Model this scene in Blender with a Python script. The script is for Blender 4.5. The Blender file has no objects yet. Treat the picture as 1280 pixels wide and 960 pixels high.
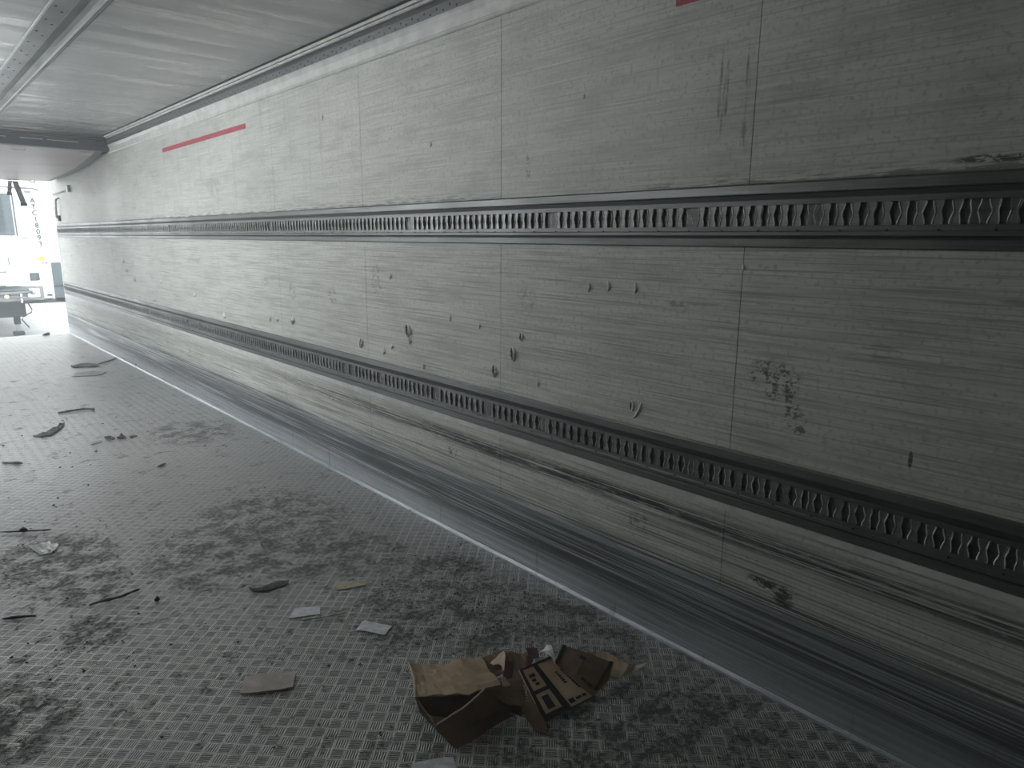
import bpy, bmesh, math, random
from mathutils import Vector, Matrix, noise
sc = bpy.context.scene
col = sc.collection
random.seed(7)

# ------------------------------------------------------------------ camera
M = Matrix(((0.74644808, -0.13286596, 0.6520444),
            (-0.66542042, -0.15722304, 0.72972363),
            (-0.00556097, 0.97858446, 0.20577056)))   # rows replaced below
f_px, CX, CY, EYE = 867.0, 640.0, 480.0, 1.507
fy = Vector((-0.66542042, -0.15722304, 0.72972363)).normalized()
up = Vector((0.00556097, -0.97858446, -0.20577056))
up = (up - fy * up.dot(fy)).normalized()
rt = fy.cross(up)
if rt.x < 0: rt = -rt
M = Matrix((rt, fy, up))                     # camera (x right, y down, z forward) -> world
cam_d = bpy.data.cameras.new('camera'); cam = bpy.data.objects.new('camera', cam_d); col.objects.link(cam)
cx_, cy_, cz_ = M.col[0], M.col[1], M.col[2]
R3 = Matrix((cx_, -cy_, -cz_)).transposed()
cam.matrix_world = Matrix.Translation((0, 0, EYE)) @ R3.to_4x4()
cam_d.sensor_width = 36; cam_d.lens = 36 * f_px / 1280; cam_d.clip_start = 0.02; cam_d.clip_end = 500
sc.camera = cam

# ------------------------------------------------------------------ light
SKY = 1.25
FILL_LAMPS = [(3.2, 3.2), (5.2, 5.2), (7.2, 6.6), (9.2, 7.2), (11.2, 6.4)]      # added fill lamps (place along the trailer, watts)
wld = bpy.data.worlds.new('overcast_sky'); sc.world = wld; wld.use_nodes = True
bg = wld.node_tree.nodes['Background']; bg.inputs[0].default_value = (0.93, 0.98, 1.0, 1); bg.inputs[1].default_value = SKY
XW, XL, YE, YF, ZC = 2.05, -0.41, 12.8, -0.55, 2.604      # right wall, left wall, rear end, front wall, ceiling
def area(name, loc, rot, sx, sy, power, colr=(1, 1, 1), portal=False):
    l = bpy.data.lights.new(name, 'AREA'); l.shape = 'RECTANGLE'; l.size = sx; l.size_y = sy
    l.energy = power; l.color = colr
    if portal: l.cycles.is_portal = True
    o = bpy.data.objects.new(name, l); col.objects.link(o); o.location = loc; o.rotation_euler = rot
    return o
area('rear_opening_portal', (0.82, YE + 0.02, 1.30), (-math.pi / 2, 0, 0), 2.46, 2.6, 1, portal=True)
sc.view_settings.view_transform = 'Standard'; sc.view_settings.look = 'None'
sc.view_settings.exposure = 1.68; sc.view_settings.gamma = 1.0; sc.view_settings.use_curve_mapping = False
sc.cycles.max_bounces = 10; sc.cycles.diffuse_bounces = 8; sc.cycles.glossy_bounces = 5
sc.cycles.caustics_reflective = False; sc.cycles.caustics_refractive = False
sc.cycles.sample_clamp_indirect = 4.0
sc.cycles.use_denoising = True

# ------------------------------------------------------------------ pixel helpers (points on real planes)
def ray(px, py): return M @ Vector((px - CX, py - CY, f_px))
def P(px, py, h=0.0):
    r = ray(px, py); t = (h - EYE) / r.z
    return Vector((r.x * t, r.y * t, h))

# ------------------------------------------------------------------ mesh builder
class MB:
    def __init__(s): s.v = []; s.f = []
    def add(s, vs, fs):
        n = len(s.v); s.v += [tuple(v) for v in vs]; s.f += [tuple(i + n for i in f) for f in fs]; return s
    def box(s, a, b):
        x0, y0, z0 = a; x1, y1, z1 = b
        vs = [(x0, y0, z0), (x1, y0, z0), (x1, y1, z0), (x0, y1, z0), (x0, y0, z1), (x1, y0, z1), (x1, y1, z1), (x0, y1, z1)]
        return s.add(vs, [(0, 3, 2, 1), (4, 5, 6, 7), (0, 1, 5, 4), (1, 2, 6, 5), (2, 3, 7, 6), (3, 0, 4, 7)])
    def profile_y(s, pts, y0, y1, closed=True, seg=1):
        """extrude an (x,z) outline along the length of the trailer"""
        n = len(pts); vs = []; fs = []
        for k in range(seg + 1):
            y = y0 + (y1 - y0) * k / seg
            vs += [(p[0], y, p[1]) for p in pts]
        for k in range(seg):
            for i in range(n if closed else n - 1):
                j = (i + 1) % n
                fs.append((k * n + i, k * n + j, (k + 1) * n + j, (k + 1) * n + i))
        if closed: fs += [tuple(range(n))[::-1], tuple(seg * n + i for i in range(n))]
        return s.add(vs, fs)
    def tube(s, pts, r, n=8, cap=True):
        pts = [Vector(p) for p in pts]; vs = []; fs = []
        for i, p in enumerate(pts):
            d = (pts[min(i + 1, len(pts) - 1)] - pts[max(i - 1, 0)]).normalized()
            a = d.cross(Vector((0, 0, 1)));
            if a.length < .05: a = d.cross(Vector((1, 0, 0)))
            a.normalize(); b = d.cross(a)
            rr = r[i] if isinstance(r, (list, tuple)) else r
            for k in range(n):
                t = 2 * math.pi * k / n
                vs.append(p + a * math.cos(t) * rr + b * math.sin(t) * rr)
        for i in range(len(pts) - 1):
            for k in range(n):
                fs.append((i * n + k, i * n + (k + 1) % n, (i + 1) * n + (k + 1) % n, (i + 1) * n + k))
        if cap: fs += [tuple(range(n))[::-1], tuple((len(pts) - 1) * n + k for k in range(n))]
        return s.add(vs, fs)
    def build(s, name, m, parent=None, smooth=False, bevel=0, solid=0, extra=None):
        nf = len(s.f)
        if extra: s.add(extra[0].v, extra[0].f)
        me = bpy.data.meshes.new(name); me.from_pydata(s.v, [], s.f)
        bm = bmesh.new(); bm.from_mesh(me); bmesh.ops.recalc_face_normals(bm, faces=bm.faces); bm.to_mesh(me); bm.free()
        me.materials.append(m)
        if extra:
            me.materials.append(extra[1])
            for p in me.polygons[nf:]: p.material_index = 1
        if smooth:
            for p in me.polygons: p.use_smooth = True
        o = bpy.data.objects.new(name, me); col.objects.link(o)
        if parent: o.parent = parent; o.matrix_parent_inverse = Matrix.Translation(parent.location).inverted()
        if solid:
            md = o.modifiers.new('solid', 'SOLIDIFY'); md.thickness = solid; md.offset = 0
        if bevel:
            md = o.modifiers.new('bevel', 'BEVEL'); md.width = bevel; md.segments = 2; md.limit_method = 'ANGLE'
        return o
def tag(o, label, cat, group=None, kind=None):
    if label: o['label'] = label
    if cat: o['category'] = cat
    if group: o['group'] = group
    if kind: o['kind'] = kind
    return o
def thing(name, label, cat, loc, group=None, kind=None):
    o = bpy.data.objects.new(name, None); col.objects.link(o); o.location = loc; o.empty_display_size = .1
    return tag(o, label, cat, group, kind)
def struct(o, label=None):
    o['kind'] = 'structure'
    if label: o['label'] = label
    return o

# ------------------------------------------------------------------ node helpers
class NT:
    def __init__(s, name):
        s.m = bpy.data.materials.new(name); s.m.use_nodes = True; s.t = s.m.node_tree
        s.b = s.t.nodes['Principled BSDF']; s.geo = s.t.nodes.new('ShaderNodeTexCoord').outputs['Object']
    def n(s, ty, **kw):
        n = s.t.nodes.new(ty)
        for k, v in kw.items(): setattr(n, k, v)
        return n
    def l(s, a, b): s.t.links.new(a, b)
    def put(s, sock, v):
        if isinstance(v, (int, float)): sock.default_value = v
        elif isinstance(v, tuple): sock.default_value = v if len(v) == len(sock.default_value) else v + (1,)
        else: s.l(v, sock)
    def math(s, op, a, b=0.0, c=0.0):
        n = s.n('ShaderNodeMath', operation=op); s.put(n.inputs[0], a); s.put(n.inputs[1], b); s.put(n.inputs[2], c)
        return n.outputs[0]
    def sep(s, v):
        n = s.n('ShaderNodeSeparateXYZ'); s.l(v, n.inputs[0]); return n.outputs
    def comb(s, x, y, z):
        n = s.n('ShaderNodeCombineXYZ'); s.put(n.inputs[0], x); s.put(n.inputs[1], y); s.put(n.inputs[2], z); return n.outputs[0]
    def noise(s, scale=(1, 1, 1), detail=4, rough=.55, off=(0, 0, 0), vec=None, dist=0.0):
        mp = s.n('ShaderNodeMapping'); s.l(vec or s.geo, mp.inputs[0]); mp.inputs['Scale'].default_value = scale; mp.inputs['Location'].default_value = off
        n = s.n('ShaderNodeTexNoise'); s.l(mp.outputs[0], n.inputs[0]); n.inputs['Scale'].default_value = 1
        n.inputs['Detail'].default_value = detail; n.inputs['Roughness'].default_value = rough; n.inputs['Distortion'].default_value = dist
        return n.outputs[0]
    def ramp(s, v, a, b, lo=0.0, hi=1.0, smooth=True):
        n = s.n('ShaderNodeMapRange'); n.interpolation_type = 'SMOOTHSTEP' if smooth else 'LINEAR'
        s.put(n.inputs[0], v); s.put(n.inputs[1], a); s.put(n.inputs[2], b); s.put(n.inputs[3], lo); s.put(n.inputs[4], hi)
        return n.outputs[0]
    def mix(s, f, a, b):
        n = s.n('ShaderNodeMix', data_type='RGBA'); s.put(n.inputs[0], f); s.put(n.inputs[6], a); s.put(n.inputs[7], b); return n.outputs[2]
    def bump(s, h, strength=.5, dist=.01, prev=None):
        n = s.n('ShaderNodeBump'); s.put(n.inputs['Height'], h); n.inputs['Strength'].default_value = strength; n.inputs['Distance'].default_value = dist
        if prev: s.l(prev, n.inputs['Normal'])
        return n.outputs[0]
    def band(s, v, c, w, soft=.5):
        """1 inside |v-c|<w*soft, 0 beyond w"""
        d = s.math('ABSOLUTE', s.math('SUBTRACT', v, c)); return s.ramp(d, w * soft, w, 1, 0)
    def blob(s, a, b, ca, cb, ra, rb, wob=None, wamp=.5):
        """elliptic patch round (ca,cb)"""
        x = s.math('DIVIDE', s.math('SUBTRACT', a, ca), ra); y = s.math('DIVIDE', s.math('SUBTRACT', b, cb), rb)
        d = s.math('ADD', s.math('MULTIPLY', x, x), s.math('MULTIPLY', y, y))
        if wob is not None: d = s.math('ADD', d, s.math('MULTIPLY', s.math('SUBTRACT', wob, .5), wamp * 4))
        return s.ramp(d, .35, 1.0, 1, 0)
    def mx(s, *a):
        r = a[0]
        for q in a[1:]: r = s.math('MAXIMUM', r, q)
        return r
    def mul(s, *a):
        r = a[0]
        for q in a[1:]: r = s.math('MULTIPLY', r, q)
        return r
def flat(name, c, rough=.5, metal=0.0, var=.12, scale=12, emis=None, bump=0):
    t = NT(name); nz = t.noise((scale,) * 3, 3)
    t.put(t.b.inputs['Base Color'], t.mix(t.ramp(nz, .3, .7), tuple(x * (1 - var) for x in c), tuple(min(1, x * (1 + var)) for x in c)))
    t.b.inputs['Roughness'].default_value = rough; t.b.inputs['Metallic'].default_value = metal
    if bump: t.l(t.bump(nz, .4, bump), t.b.inputs['Normal'])
    if emis: t.b.inputs['Emission Color'].default_value = (*emis[0], 1); t.b.inputs['Emission Strength'].default_value = emis[1]
    return t.m

# ------------------------------------------------------------------ wall material
def wall_material():
    t = NT('scuffed_white_panel'); x, y, z = t.sep(t.geo)
    fine_h = t.noise((3, 2.2, 170), 5, .6)                 # long hair scratches along the trailer
    mid_h = t.noise((3, .9, 42), 5, .6, (3, 1, 7))
    wide = t.noise((1, .7, 1.6), 3, .5, (9, 0, 2))
    vert = t.noise((3, 24, 1.0), 5, .7, (1, 5, 0), None, .4)
    grain = t.noise((60, 60, 60), 3, .6)
    spot = t.noise((30, 26, 34), 4, .65, (4, 4, 4))
    upper = t.ramp(z, 1.60, 1.75)
    clean = t.mix(t.ramp(wide, .3, .7), (.575, .58, .545), (.68, .685, .645))
    dirt = t.mul(t.ramp(mid_h, .46, .70), .33)
    dirt = t.mx(dirt, t.mul(t.ramp(fine_h, .48, .66), .58))
    dirt = t.mul(dirt, t.ramp(upper, 0, 1, 1, .6))
    dirt = t.mx(dirt, t.mul(t.ramp(vert, .45, .8), upper, t.ramp(y, .8, 5, .22, .42)))
    dirt = t.mx(dirt, t.mul(t.ramp(grain, .50, .68), .40))
    # worn specks just above the upper rail
    edge = t.mul(t.ramp(z, 1.67, 1.745, 1, 0), t.ramp(z, 1.66, 1.672))
    eh = t.noise((3, 9, 110), 5, .7, (0, 0, 5)); em = t.noise((2, 1.6, 2), 2, .5)
    dirt = t.mx(dirt, t.mul(edge, t.ramp(t.math('ADD', eh, t.mul(t.ramp(z, 1.69, 1.676), .12)), .52, .58), t.ramp(em, .30, .42), .9))
    # rub zone below the upper rail
    rub = t.band(z, 1.37, .12, .3)
    rv = t.noise((3, 60, 9), 4, .6, (2, 2, 2))
    dirt = t.mx(dirt, t.mul(rub, t.ramp(rv, .60, .74), t.ramp(wide, .35, .6), .3))
    # pallet scuffs in the lowest panel, streaked along the length
    s1 = t.noise((2, .55, 60), 6, .62, (0, 3, 1)); s2 = t.noise((2, 1.1, 150), 5, .6, (0, 8, 1)); amt = t.noise((1, .5, 1), 2, .5, (0, 4.4, 0))
    zz = t.math('ADD', z, t.math('MULTIPLY', t.math('SUBTRACT', t.noise((1, .35, .1), 2, .5), .5), .05))
    b1 = t.mul(t.band(zz, .515, .06, .2), t.ramp(s2, .38, .50), t.ramp(t.noise((3, 12, 60), 5, .7, (8, 0, 0)), .36, .5, .55, 1), t.ramp(t.math('ADD', t.mul(s2, .5), t.mul(s1, .6)), .40, .53), t.ramp(amt, .25, .42), t.ramp(y, 6.5, 2.2, .35, 1))
    b2 = t.mul(t.band(zz, .40, .035, .1), t.ramp(s2, .48, .60), .7)
    b3 = t.mul(t.ramp(zz, .375, .315), t.ramp(t.math('ADD', t.mul(s1, .5), t.mul(s2, .5)), .42, .54), .95)
    b4 = t.mul(t.ramp(z, .60, .42), t.ramp(s2, .50, .64), .55)
    black = t.mx(b1, b2, b3, b4)
    # individual smears and stains
    w1 = t.noise((14, 14, 26), 5, .7); w2 = t.noise((30, 45, 60), 4, .7, (7, 7, 7))
    spk = t.ramp(w2, .50, .56); w3 = t.noise((30, 30, 90), 5, .7, (2, 3, 4)); w4 = t.noise((3, 90, 7), 4, .6, (3, 3, 3))
    pats = []
    for cy, cz, ry, rz, k, sp in [(1.055, 1.085, .075, .05, .9, 1), (1.03, 1.045, .06, .035, .9, 1), (.985, .99, .022, .05, .8, 1), (.955, .945, .02, .04, .8, 1),
                              (1.0, .385, .08, .020, 1, 3), (.955, .362, .035, .032, 1, 3), (2.75, .437, .04, .022, .8, 1), (1.545, .43, .05, .035, .55, 1),
                              (.54, 1.705, .08, .010, .95, 3), (.745, 1.20, .045, .018, .55, 2), (3.44, 1.27, .05, .08, .4, 1), (3.98, 1.15, .05, .05, .5, 1),
                              (4.55, 1.15, .05, .06, .45, 1), (1.43, 1.27, .05, .03, .5, 1), (1.35, 1.30, .08, .012, .35, 2), (2.2, 1.25, .05, .05, .35, 1),
                              (1.30, 1.96, .016, .13, .7, 4), (1.22, 1.93, .012, .14, .6, 4), (1.06, 1.95, .09, .07, .28, 2), (.38, 2.01, .02, .012, .5, 0),
                              (2.2, 1.79, .014, .06, .6, 1), (10.1, 2.02, .10, .05, .5, 1), (8.3, 1.83, .08, .05, .5, 1), (5.9, 1.9, .15, .08, .3, 1),
                              (6.9, .42, .05, .05, .5, 1), (7.6, .45, .06, .05, .45, 1), (5.8, .40, .04, .06, .5, 1), (5.0, 1.19, .06, .03, .4, 1), (4.05, .50, .04, .03, .4, 1),
                              (7.9, 1.1, .06, .04, .4, 1), (8.6, 1.2, .06, .05, .4, 1), (6.4, 1.31, .08, .03, .5, 1), (.635, .912, .006, .022, .9, 0), (.40, 1.36, .07, .01, .4, 0)]:
        q = t.mul(t.blob(y, z, cy, cz, ry * 1.3, rz * 1.3, w1, .45), k)
        if sp == 1: q = t.mul(q, spk)
        if sp == 4: q = t.mul(q, t.ramp(w4, .45, .62))
        if sp == 2: q = t.mul(q, t.ramp(mid_h, .38, .62))
        if sp == 3: q = t.mul(q, t.ramp(w3, .44, .52))
        pats.append(q)
    stain = t.mx(*pats)
    c = t.mix(dirt, clean, (.16, .165, .155))
    c = t.mix(black, c, (.035, .037, .042))
    c = t.mix(stain, c, (.045, .045, .04))
    # light scratches where the panel skin shows
    c = t.mix(t.mul(t.ramp(fine_h, .46, .34), .45), c, (.78, .785, .74))
    c = t.mix(t.mul(t.ramp(t.noise((3, 3, 9), 6, .7, (6, 6, 6)), .45, .66), .26), c, (.25, .255, .24))
    t.put(t.b.inputs['Base Color'], c)
    t.put(t.b.inputs['Roughness'], t.ramp(wide, .3, .7, .42, .55)); t.b.inputs['Specular IOR Level'].default_value = .45
    hb = t.math('ADD', t.mul(fine_h, .25), t.mul(t.noise((4, 9, 5), 3, .6, (5, 5, 5)), 1.0))
    hb = t.math('ADD', hb, t.mul(rub, rv, .6))
    t.l(t.bump(hb, .35, .006), t.b.inputs['Normal'])
    return t.m

def kick_material():
    t = NT('scratched_aluminium_kick_plate'); x, y, z = t.sep(t.geo)
    a = t.noise((2, .7, 90), 6, .65, (0, 2, 0)); b = t.noise((2, 2.5, 260), 5, .6, (0, 7, 3)); c0 = t.noise((2, .4, 14), 4, .55, (0, 1, 9))
    zz = t.math('ADD', z, t.math('MULTIPLY', t.math('SUBTRACT', c0, .5), .08))
    darkband = t.ramp(zz, .05, .17, .35, 1); fade = t.ramp(zz, .27, .31, 1, .6)
    d = t.mul(t.ramp(t.math('ADD', t.mul(a, .65), t.mul(c0, .35)), .38, .52), darkband, fade, .95)
    d = t.mx(d, t.mul(t.ramp(b, .48, .64), .65), t.mul(t.ramp(a, .50, .66), .6))
    c = t.mix(t.ramp(c0, .35, .65), (.50, .54, .58), (.72, .76, .79))
    c = t.mix(d, c, (.06, .064, .07))
    drip = t.mul(t.ramp(t.noise((1, 16, 1.5), 3, .6), .60, .68), t.ramp(z, .26, .10, .3, 1))
    c = t.mix(t.mul(drip, .6), c, (.18, .18, .17))
    c = t.mix(t.ramp(b, .36, .28), c, (.82, .84, .86))
    t.put(t.b.inputs['Base Color'], c); t.put(t.b.inputs['Metallic'], t.ramp(d, 0, 1, .65, .2)); t.put(t.b.inputs['Roughness'], t.ramp(a, .3, .7, .30, .5))
    t.l(t.bump(b, .3, .003), t.b.inputs['Normal'])
    return t.m

def floor_material():
    t = NT('barley_pattern_tread_plate'); x, y, z = t.sep(t.geo)
    p = .0425; k = 1 / math.sqrt(2) / p
    u = t.math('MULTIPLY', t.math('ADD', x, y), k); v = t.math('MULTIPLY', t.math('SUBTRACT', y, x), k)
    fu = t.math('FRACT', u); fv = t.math('FRACT', v)
    par = t.math('MODULO', t.math('ADD', t.math('ADD', t.math('FLOOR', u), t.math('FLOOR', v)), 400), 2)
    inv = t.math('SUBTRACT', 1, par)
    across = t.math('ADD', t.mul(fu, par), t.mul(fv, inv)); along = t.math('ADD', t.mul(fv, par), t.mul(fu, inv))
    b = t.math('SUBTRACT', t.math('FRACT', t.math('MULTIPLY', t.ramp(across, .06, .94, 0, .9999, False), 5)), .5)
    inside = t.mul(t.band(across, .5, .46, .96), t.band(along, .5, .47, .72))
    bar = t.mul(t.ramp(t.math('ABSOLUTE', b), .05, .30, 1, 0), inside)
    g = t.noise((70, 70, 70), 4, .65); lg = t.noise((1.3, 1.3, 1), 4, .6, (3, 1, 0)); md = t.noise((9, 9, 9), 5, .68, (1, 6, 0)); md2 = t.noise((48, 48, 48), 6, .74, (4, 2, 0))
    # dirt
    zones = []
    for px, py, r in [(600, 775, .30), (640, 760, .26), (385, 690, .34), (560, 720, .28), (520, 760, .3), (800, 890, .22), (760, 930, .26), (890, 900, .26), (500, 790, .18), (280, 690, .45), (340, 650, .5),
                      (120, 790, .16), (110, 730, .22), (70, 700, .35), (10, 900, .25), (450, 690, .3), (240, 540, .4), (740, 800, .22), (700, 770, .2), (660, 950, .14), (800, 940, .16)]:
        q = P(px, py); zones.append(t.blob(x, y, q.x, q.y, r, r * 1.25, md, .55))
    zone = t.mx(*zones)
    th = t.math('SUBTRACT', .625, t.mul(zone, .10))
    grime = t.ramp(t.math('SUBTRACT', t.math('ADD', md2, t.mul(t.math('SUBTRACT', md, .5), .7)), th), -.03, .05)
    grime2 = t.ramp(t.math('SUBTRACT', md, t.math('SUBTRACT', .60, t.mul(zone, .13))), -.05, .10)
    film = t.ramp(lg, .35, .7)
    base = t.mix(film, (.56, .56, .55), (.70, .70, .69))
    near = t.ramp(g, .35, .7)
    base = t.mix(near, t.mix(.5, base, (.42, .42, .41)), base)
    base = t.mix(t.mul(bar, .85), t.mix(t.mul(inside, .85), base, (.11, .11, .105)), (.80, .80, .79))
    base = t.mix(t.mul(t.ramp(t.noise((120, 120, 120), 4, .7), .48, .66), .45), base, (.16, .158, .15))
    c = t.mix(t.mul(grime2, .50), base, (.12, .118, .112)); c = t.mix(t.mul(grime, .8), c, (.055, .053, .05))
    # smooth wide scuff trail towards the doors
    t.put(t.b.inputs['Base Color'], c)
    gm = t.mx(grime, grime2)
    t.put(t.b.inputs['Metallic'], t.mul(t.math('SUBTRACT', 1, t.mul(gm, .8)), .55))
    t.put(t.b.inputs['Roughness'], t.math('ADD', t.ramp(md2, .3, .7, .36, .50), t.mul(gm, .25)))
    h = t.math('ADD', t.mul(bar, t.math('SUBTRACT', 1, t.mul(gm, .75))), t.mul(g, .12))
    n1 = t.bump(h, .9, .004)
    n2 = t.bump(t.noise((1.6, 1.6, 1), 2, .5), .25, .02, n1)
    t.l(n2, t.b.inputs['Normal'])
    return t.m

def ceiling_material():
    t = NT('smeared_ceiling_sheet'); x, y, z = t.sep(t.geo)
    a = t.noise((.7, 7, 1), 5, .6); b = t.noise((.35, 1.6, 1), 3, .5, (3, 3, 0)); sp = t.noise((70, 70, 70), 3, .6)
    c = t.mix(t.ramp(b, .3, .7), (.66, .67, .67), (.78, .79, .785)); c = t.mix(t.mul(t.ramp(a, .45, .7), .3), c, (.52, .525, .53))
    c = t.mix(t.mul(t.ramp(sp, .62, .75), .3), c, (.22, .22, .21))
    dark_zone = t.mx(t.blob(x, y, 1.55, 8.6, .35, .5, t.noise((8, 8, 8), 4), .5), t.mul(t.band(y, 9.0, .35, .1), .6))  # ceiling darker in a patch and a band just before the beam
    c = t.mix(t.mul(dark_zone, t.ramp(t.noise((20, 20, 20), 4, .7), .4, .6), .6), c, (.16, .16, .165))
    for s in range(0, 12):                                  # sheet joints
        ln = t.band(y, 1.19 * s + .35 + 1.6, .003, .4); c = t.mix(t.mul(ln, .55), c, (.2, .2, .2))
    t.put(t.b.inputs['Base Color'], c); t.put(t.b.inputs['Roughness'], t.ramp(a, .35, .65, .20, .50)); t.b.inputs['Metallic'].default_value = 0
    t.l(t.bump(t.math('ADD', a, t.mul(b, 2)), .3, .01), t.b.inputs['Normal'])
    return t.m

def rail_material(name, c, rough, metal):
    t = NT(name); a = t.noise((3, 2.5, 90), 4, .6); g = t.noise((90, 90, 90), 3, .6); w = t.noise((1, 3, 1), 3, .5)
    col_ = t.mix(t.ramp(a, .4, .7), tuple(v * 1.1 for v in c), tuple(v * .8 for v in c))
    col_ = t.mix(t.mul(t.ramp(g, .6, .75), .4), col_, tuple(v * 1.9 for v in c))
    t.put(t.b.inputs['Base Color'], col_); t.b.inputs['Metallic'].default_value = metal
    t.put(t.b.inputs['Roughness'], t.ramp(w, .3, .7, rough - .06, rough + .06)); t.l(t.bump(g, .2, .002), t.b.inputs['Normal'])
    return t.m

def card_material(name, c1, c2):
    t = NT(name); a = t.noise((14, 14, 14), 4, .6); w = t.noise((260, 40, 260), 2, .5)
    t.put(t.b.inputs['Base Color'], t.mix(t.ramp(a, .3, .7), c1, c2)); t.b.inputs['Roughness'].default_value = .8
    t.b.inputs['Specular IOR Level'].default_value = .2
    t.l(t.bump(t.math('ADD', a, t.mul(w, .2)), .4, .004), t.b.inputs['Normal'])
    return t.m

M_wall = wall_material(); M_kick = kick_material(); M_floor = floor_material(); M_ceil = ceiling_material()
M_rail = rail_material('dull_dark_aluminium_rail', (.18, .184, .184), .42, .85)
M_slot = rail_material('slotted_steel_band', (.27, .275, .27), .40, .85)
M_edge = rail_material('slot_edge_glint', (.80, .81, .79), .4, .3)
M_dark = flat('black_gap', (.012, .012, .013), .8)
M_gro = flat('rubber_joint', (.03, .03, .032), .6)
M_white = flat('white_trim', (.60, .61, .59), .4)
M_alu = rail_material('pale_aluminium_profile', (.55, .57, .59), .32, .8)
M_flange = rail_material('dull_track_flange', (.30, .31, .32), .45, .6)
M_plain = flat('plain_panel', (.50, .51, .49), .5)

# ------------------------------------------------------------------ the trailer shell
R1 = (1.483, 1.676)            # upper rail on the wall
R0 = (.620, .813)              # lower rail on the wall
def wall_side(name, xf, s):
    """wall with its sheet panels; xf inner face, s=+1 body lies towards +x"""
    mb = MB()
    mb.box((xf + s * .004 if s > 0 else xf - .09, YF - .02, 0), (xf + .09 if s > 0 else xf - .004, YE, ZC + .06))
    o = mb.build(name, M_dark); struct(o)
    for (z0, z1) in ((.0, R0[0] - .024), (R0[1] - .004, R1[0] + .004), (R1[1] - .004, 2.43)):
        ys = [YF] + [1.187 + 1.186 * k for k in range(-1, 10)] + [YE]
        for i in range(len(ys) - 1):
            a, b = ys[i] + .0012, ys[i + 1] - .0012
            if b - a < .02: continue
            pb = MB().box((min(xf, xf + s * .006), a, z0), (max(xf, xf + s * .006), b, z1)).build('wall_panel', M_wall, o)
    return o
WR = wall_side('wall_right', XW, 1)
WR['label'] = 'long scuffed off-white panelled trailer side wall'
# left wall, outside the picture, with a doorway added to let in more light
DY0, DY1, DZ1 = 5.2, 6.9, 2.30
def quad_wall():
    mb = MB()
    mb.box((XL - .09, YF, 0), (XL, DY0, ZC + .06)); mb.box((XL - .09, DY1, 0), (XL, YE, ZC + .06)); mb.box((XL - .09, DY0, DZ1), (XL, DY1, ZC + .06))
    return struct(mb.build('wall_left', M_wall), 'off-white trailer side wall with a doorway added for light')
quad_wall()
area('added_doorway_portal', (XL - .1, (DY0 + DY1) / 2, DZ1 / 2), (0, -math.pi / 2, 0), DZ1, DY1 - DY0, 1, portal=True)
struct(MB().box((XL - .09, YF - .09, 0), (XW + .09, YF, ZC + .06)).build('wall_front', M_plain), 'plain front end wall of the trailer')
struct(MB().box((XL - .09, YF - .09, -.12), (XW + .09, YE, 0)).build('floor', M_floor), 'dirty tread plate floor with five-bar pattern')
struct(MB().box((XL - .09, YF - .09, ZC + .001), (XW + .09, YE, ZC + .08)).build('ceiling', M_ceil), 'smeared grey-white ceiling sheet')

# kick plate with long shallow grooves
def kick(name, xf, s):
    pts = [(xf + s * .002, 0.0), (xf - s * .020, 0.0), (xf - s * .020, .004), (xf - s * .011, .012)]
    pts += [(xf - s * .009, .303), (xf - s * .003, .306), (xf + s * .002, .306)]
    o = MB().profile_y(pts, YF, YE - .001).build(name, M_kick); struct(o); return o
kick('baseboard_right', XW, 1)['label'] = 'scratched bluish aluminium kick plate along the floor'
kick('baseboard_left', XL, -1)
struct(MB().box((XW - .027, YF, 0), (XW - .0205, YE - .001, .004)).build('trim_1', M_alu), 'thin bright strip where floor meets the wall')
# door frame post at the open end
struct(MB().box((XW - .004, YE, -.1), (XW + .09, YE + .05, ZC + .06)).build('trim_2', M_alu), 'grey rear door post')
struct(MB().box((XL - .09, YE, ZC - .02), (XW + .09, YE + .05, ZC + .1)).build('trim_3', M_alu), 'rear header')
struct(MB().box((XL - .09, YE, -.12), (XW + .09, YE + .05, -.001)).build('trim_4', M_alu), 'rear sill')

# ------------------------------------------------------------------ load rails
def wav(t): return math.cos(t)
def hourglass(mb, x0, x1, yc, z0, z1, wid, waist, n=12, lip=0.0015):
    """one wavy-edged bridge between two slots, front face x1(nearer room), back x0"""
    L = []; Rr = []
    for i in range(n + 1):
        q = i / n; z = z0 + (z1 - z0) * q
        prof = wid - waist * (0.5 - 0.5 * math.cos(2 * math.pi * min(1, max(0, (q - .08) / .84))))
        L.append((yc + prof, z)); Rr.append((yc - prof, z))
    vs = []; fs = []
    for (y, z), (y2, z2) in zip(L, Rr):
        vs += [(x0, y, z), (x1 - lip, y, z), (x1 - lip, y - .0022, z), (x1, y - .0034, z), (x1, y2 + .0034, z), (x1 - lip, y2 + .0022, z), (x1 - lip, y2, z), (x0, y2, z)]
    for i in range(n):
        for k in range(7): fs.append((i * 8 + k, i * 8 + k + 1, (i + 1) * 8 + k + 1, (i + 1) * 8 + k))
    mb.add(vs, fs)
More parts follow.
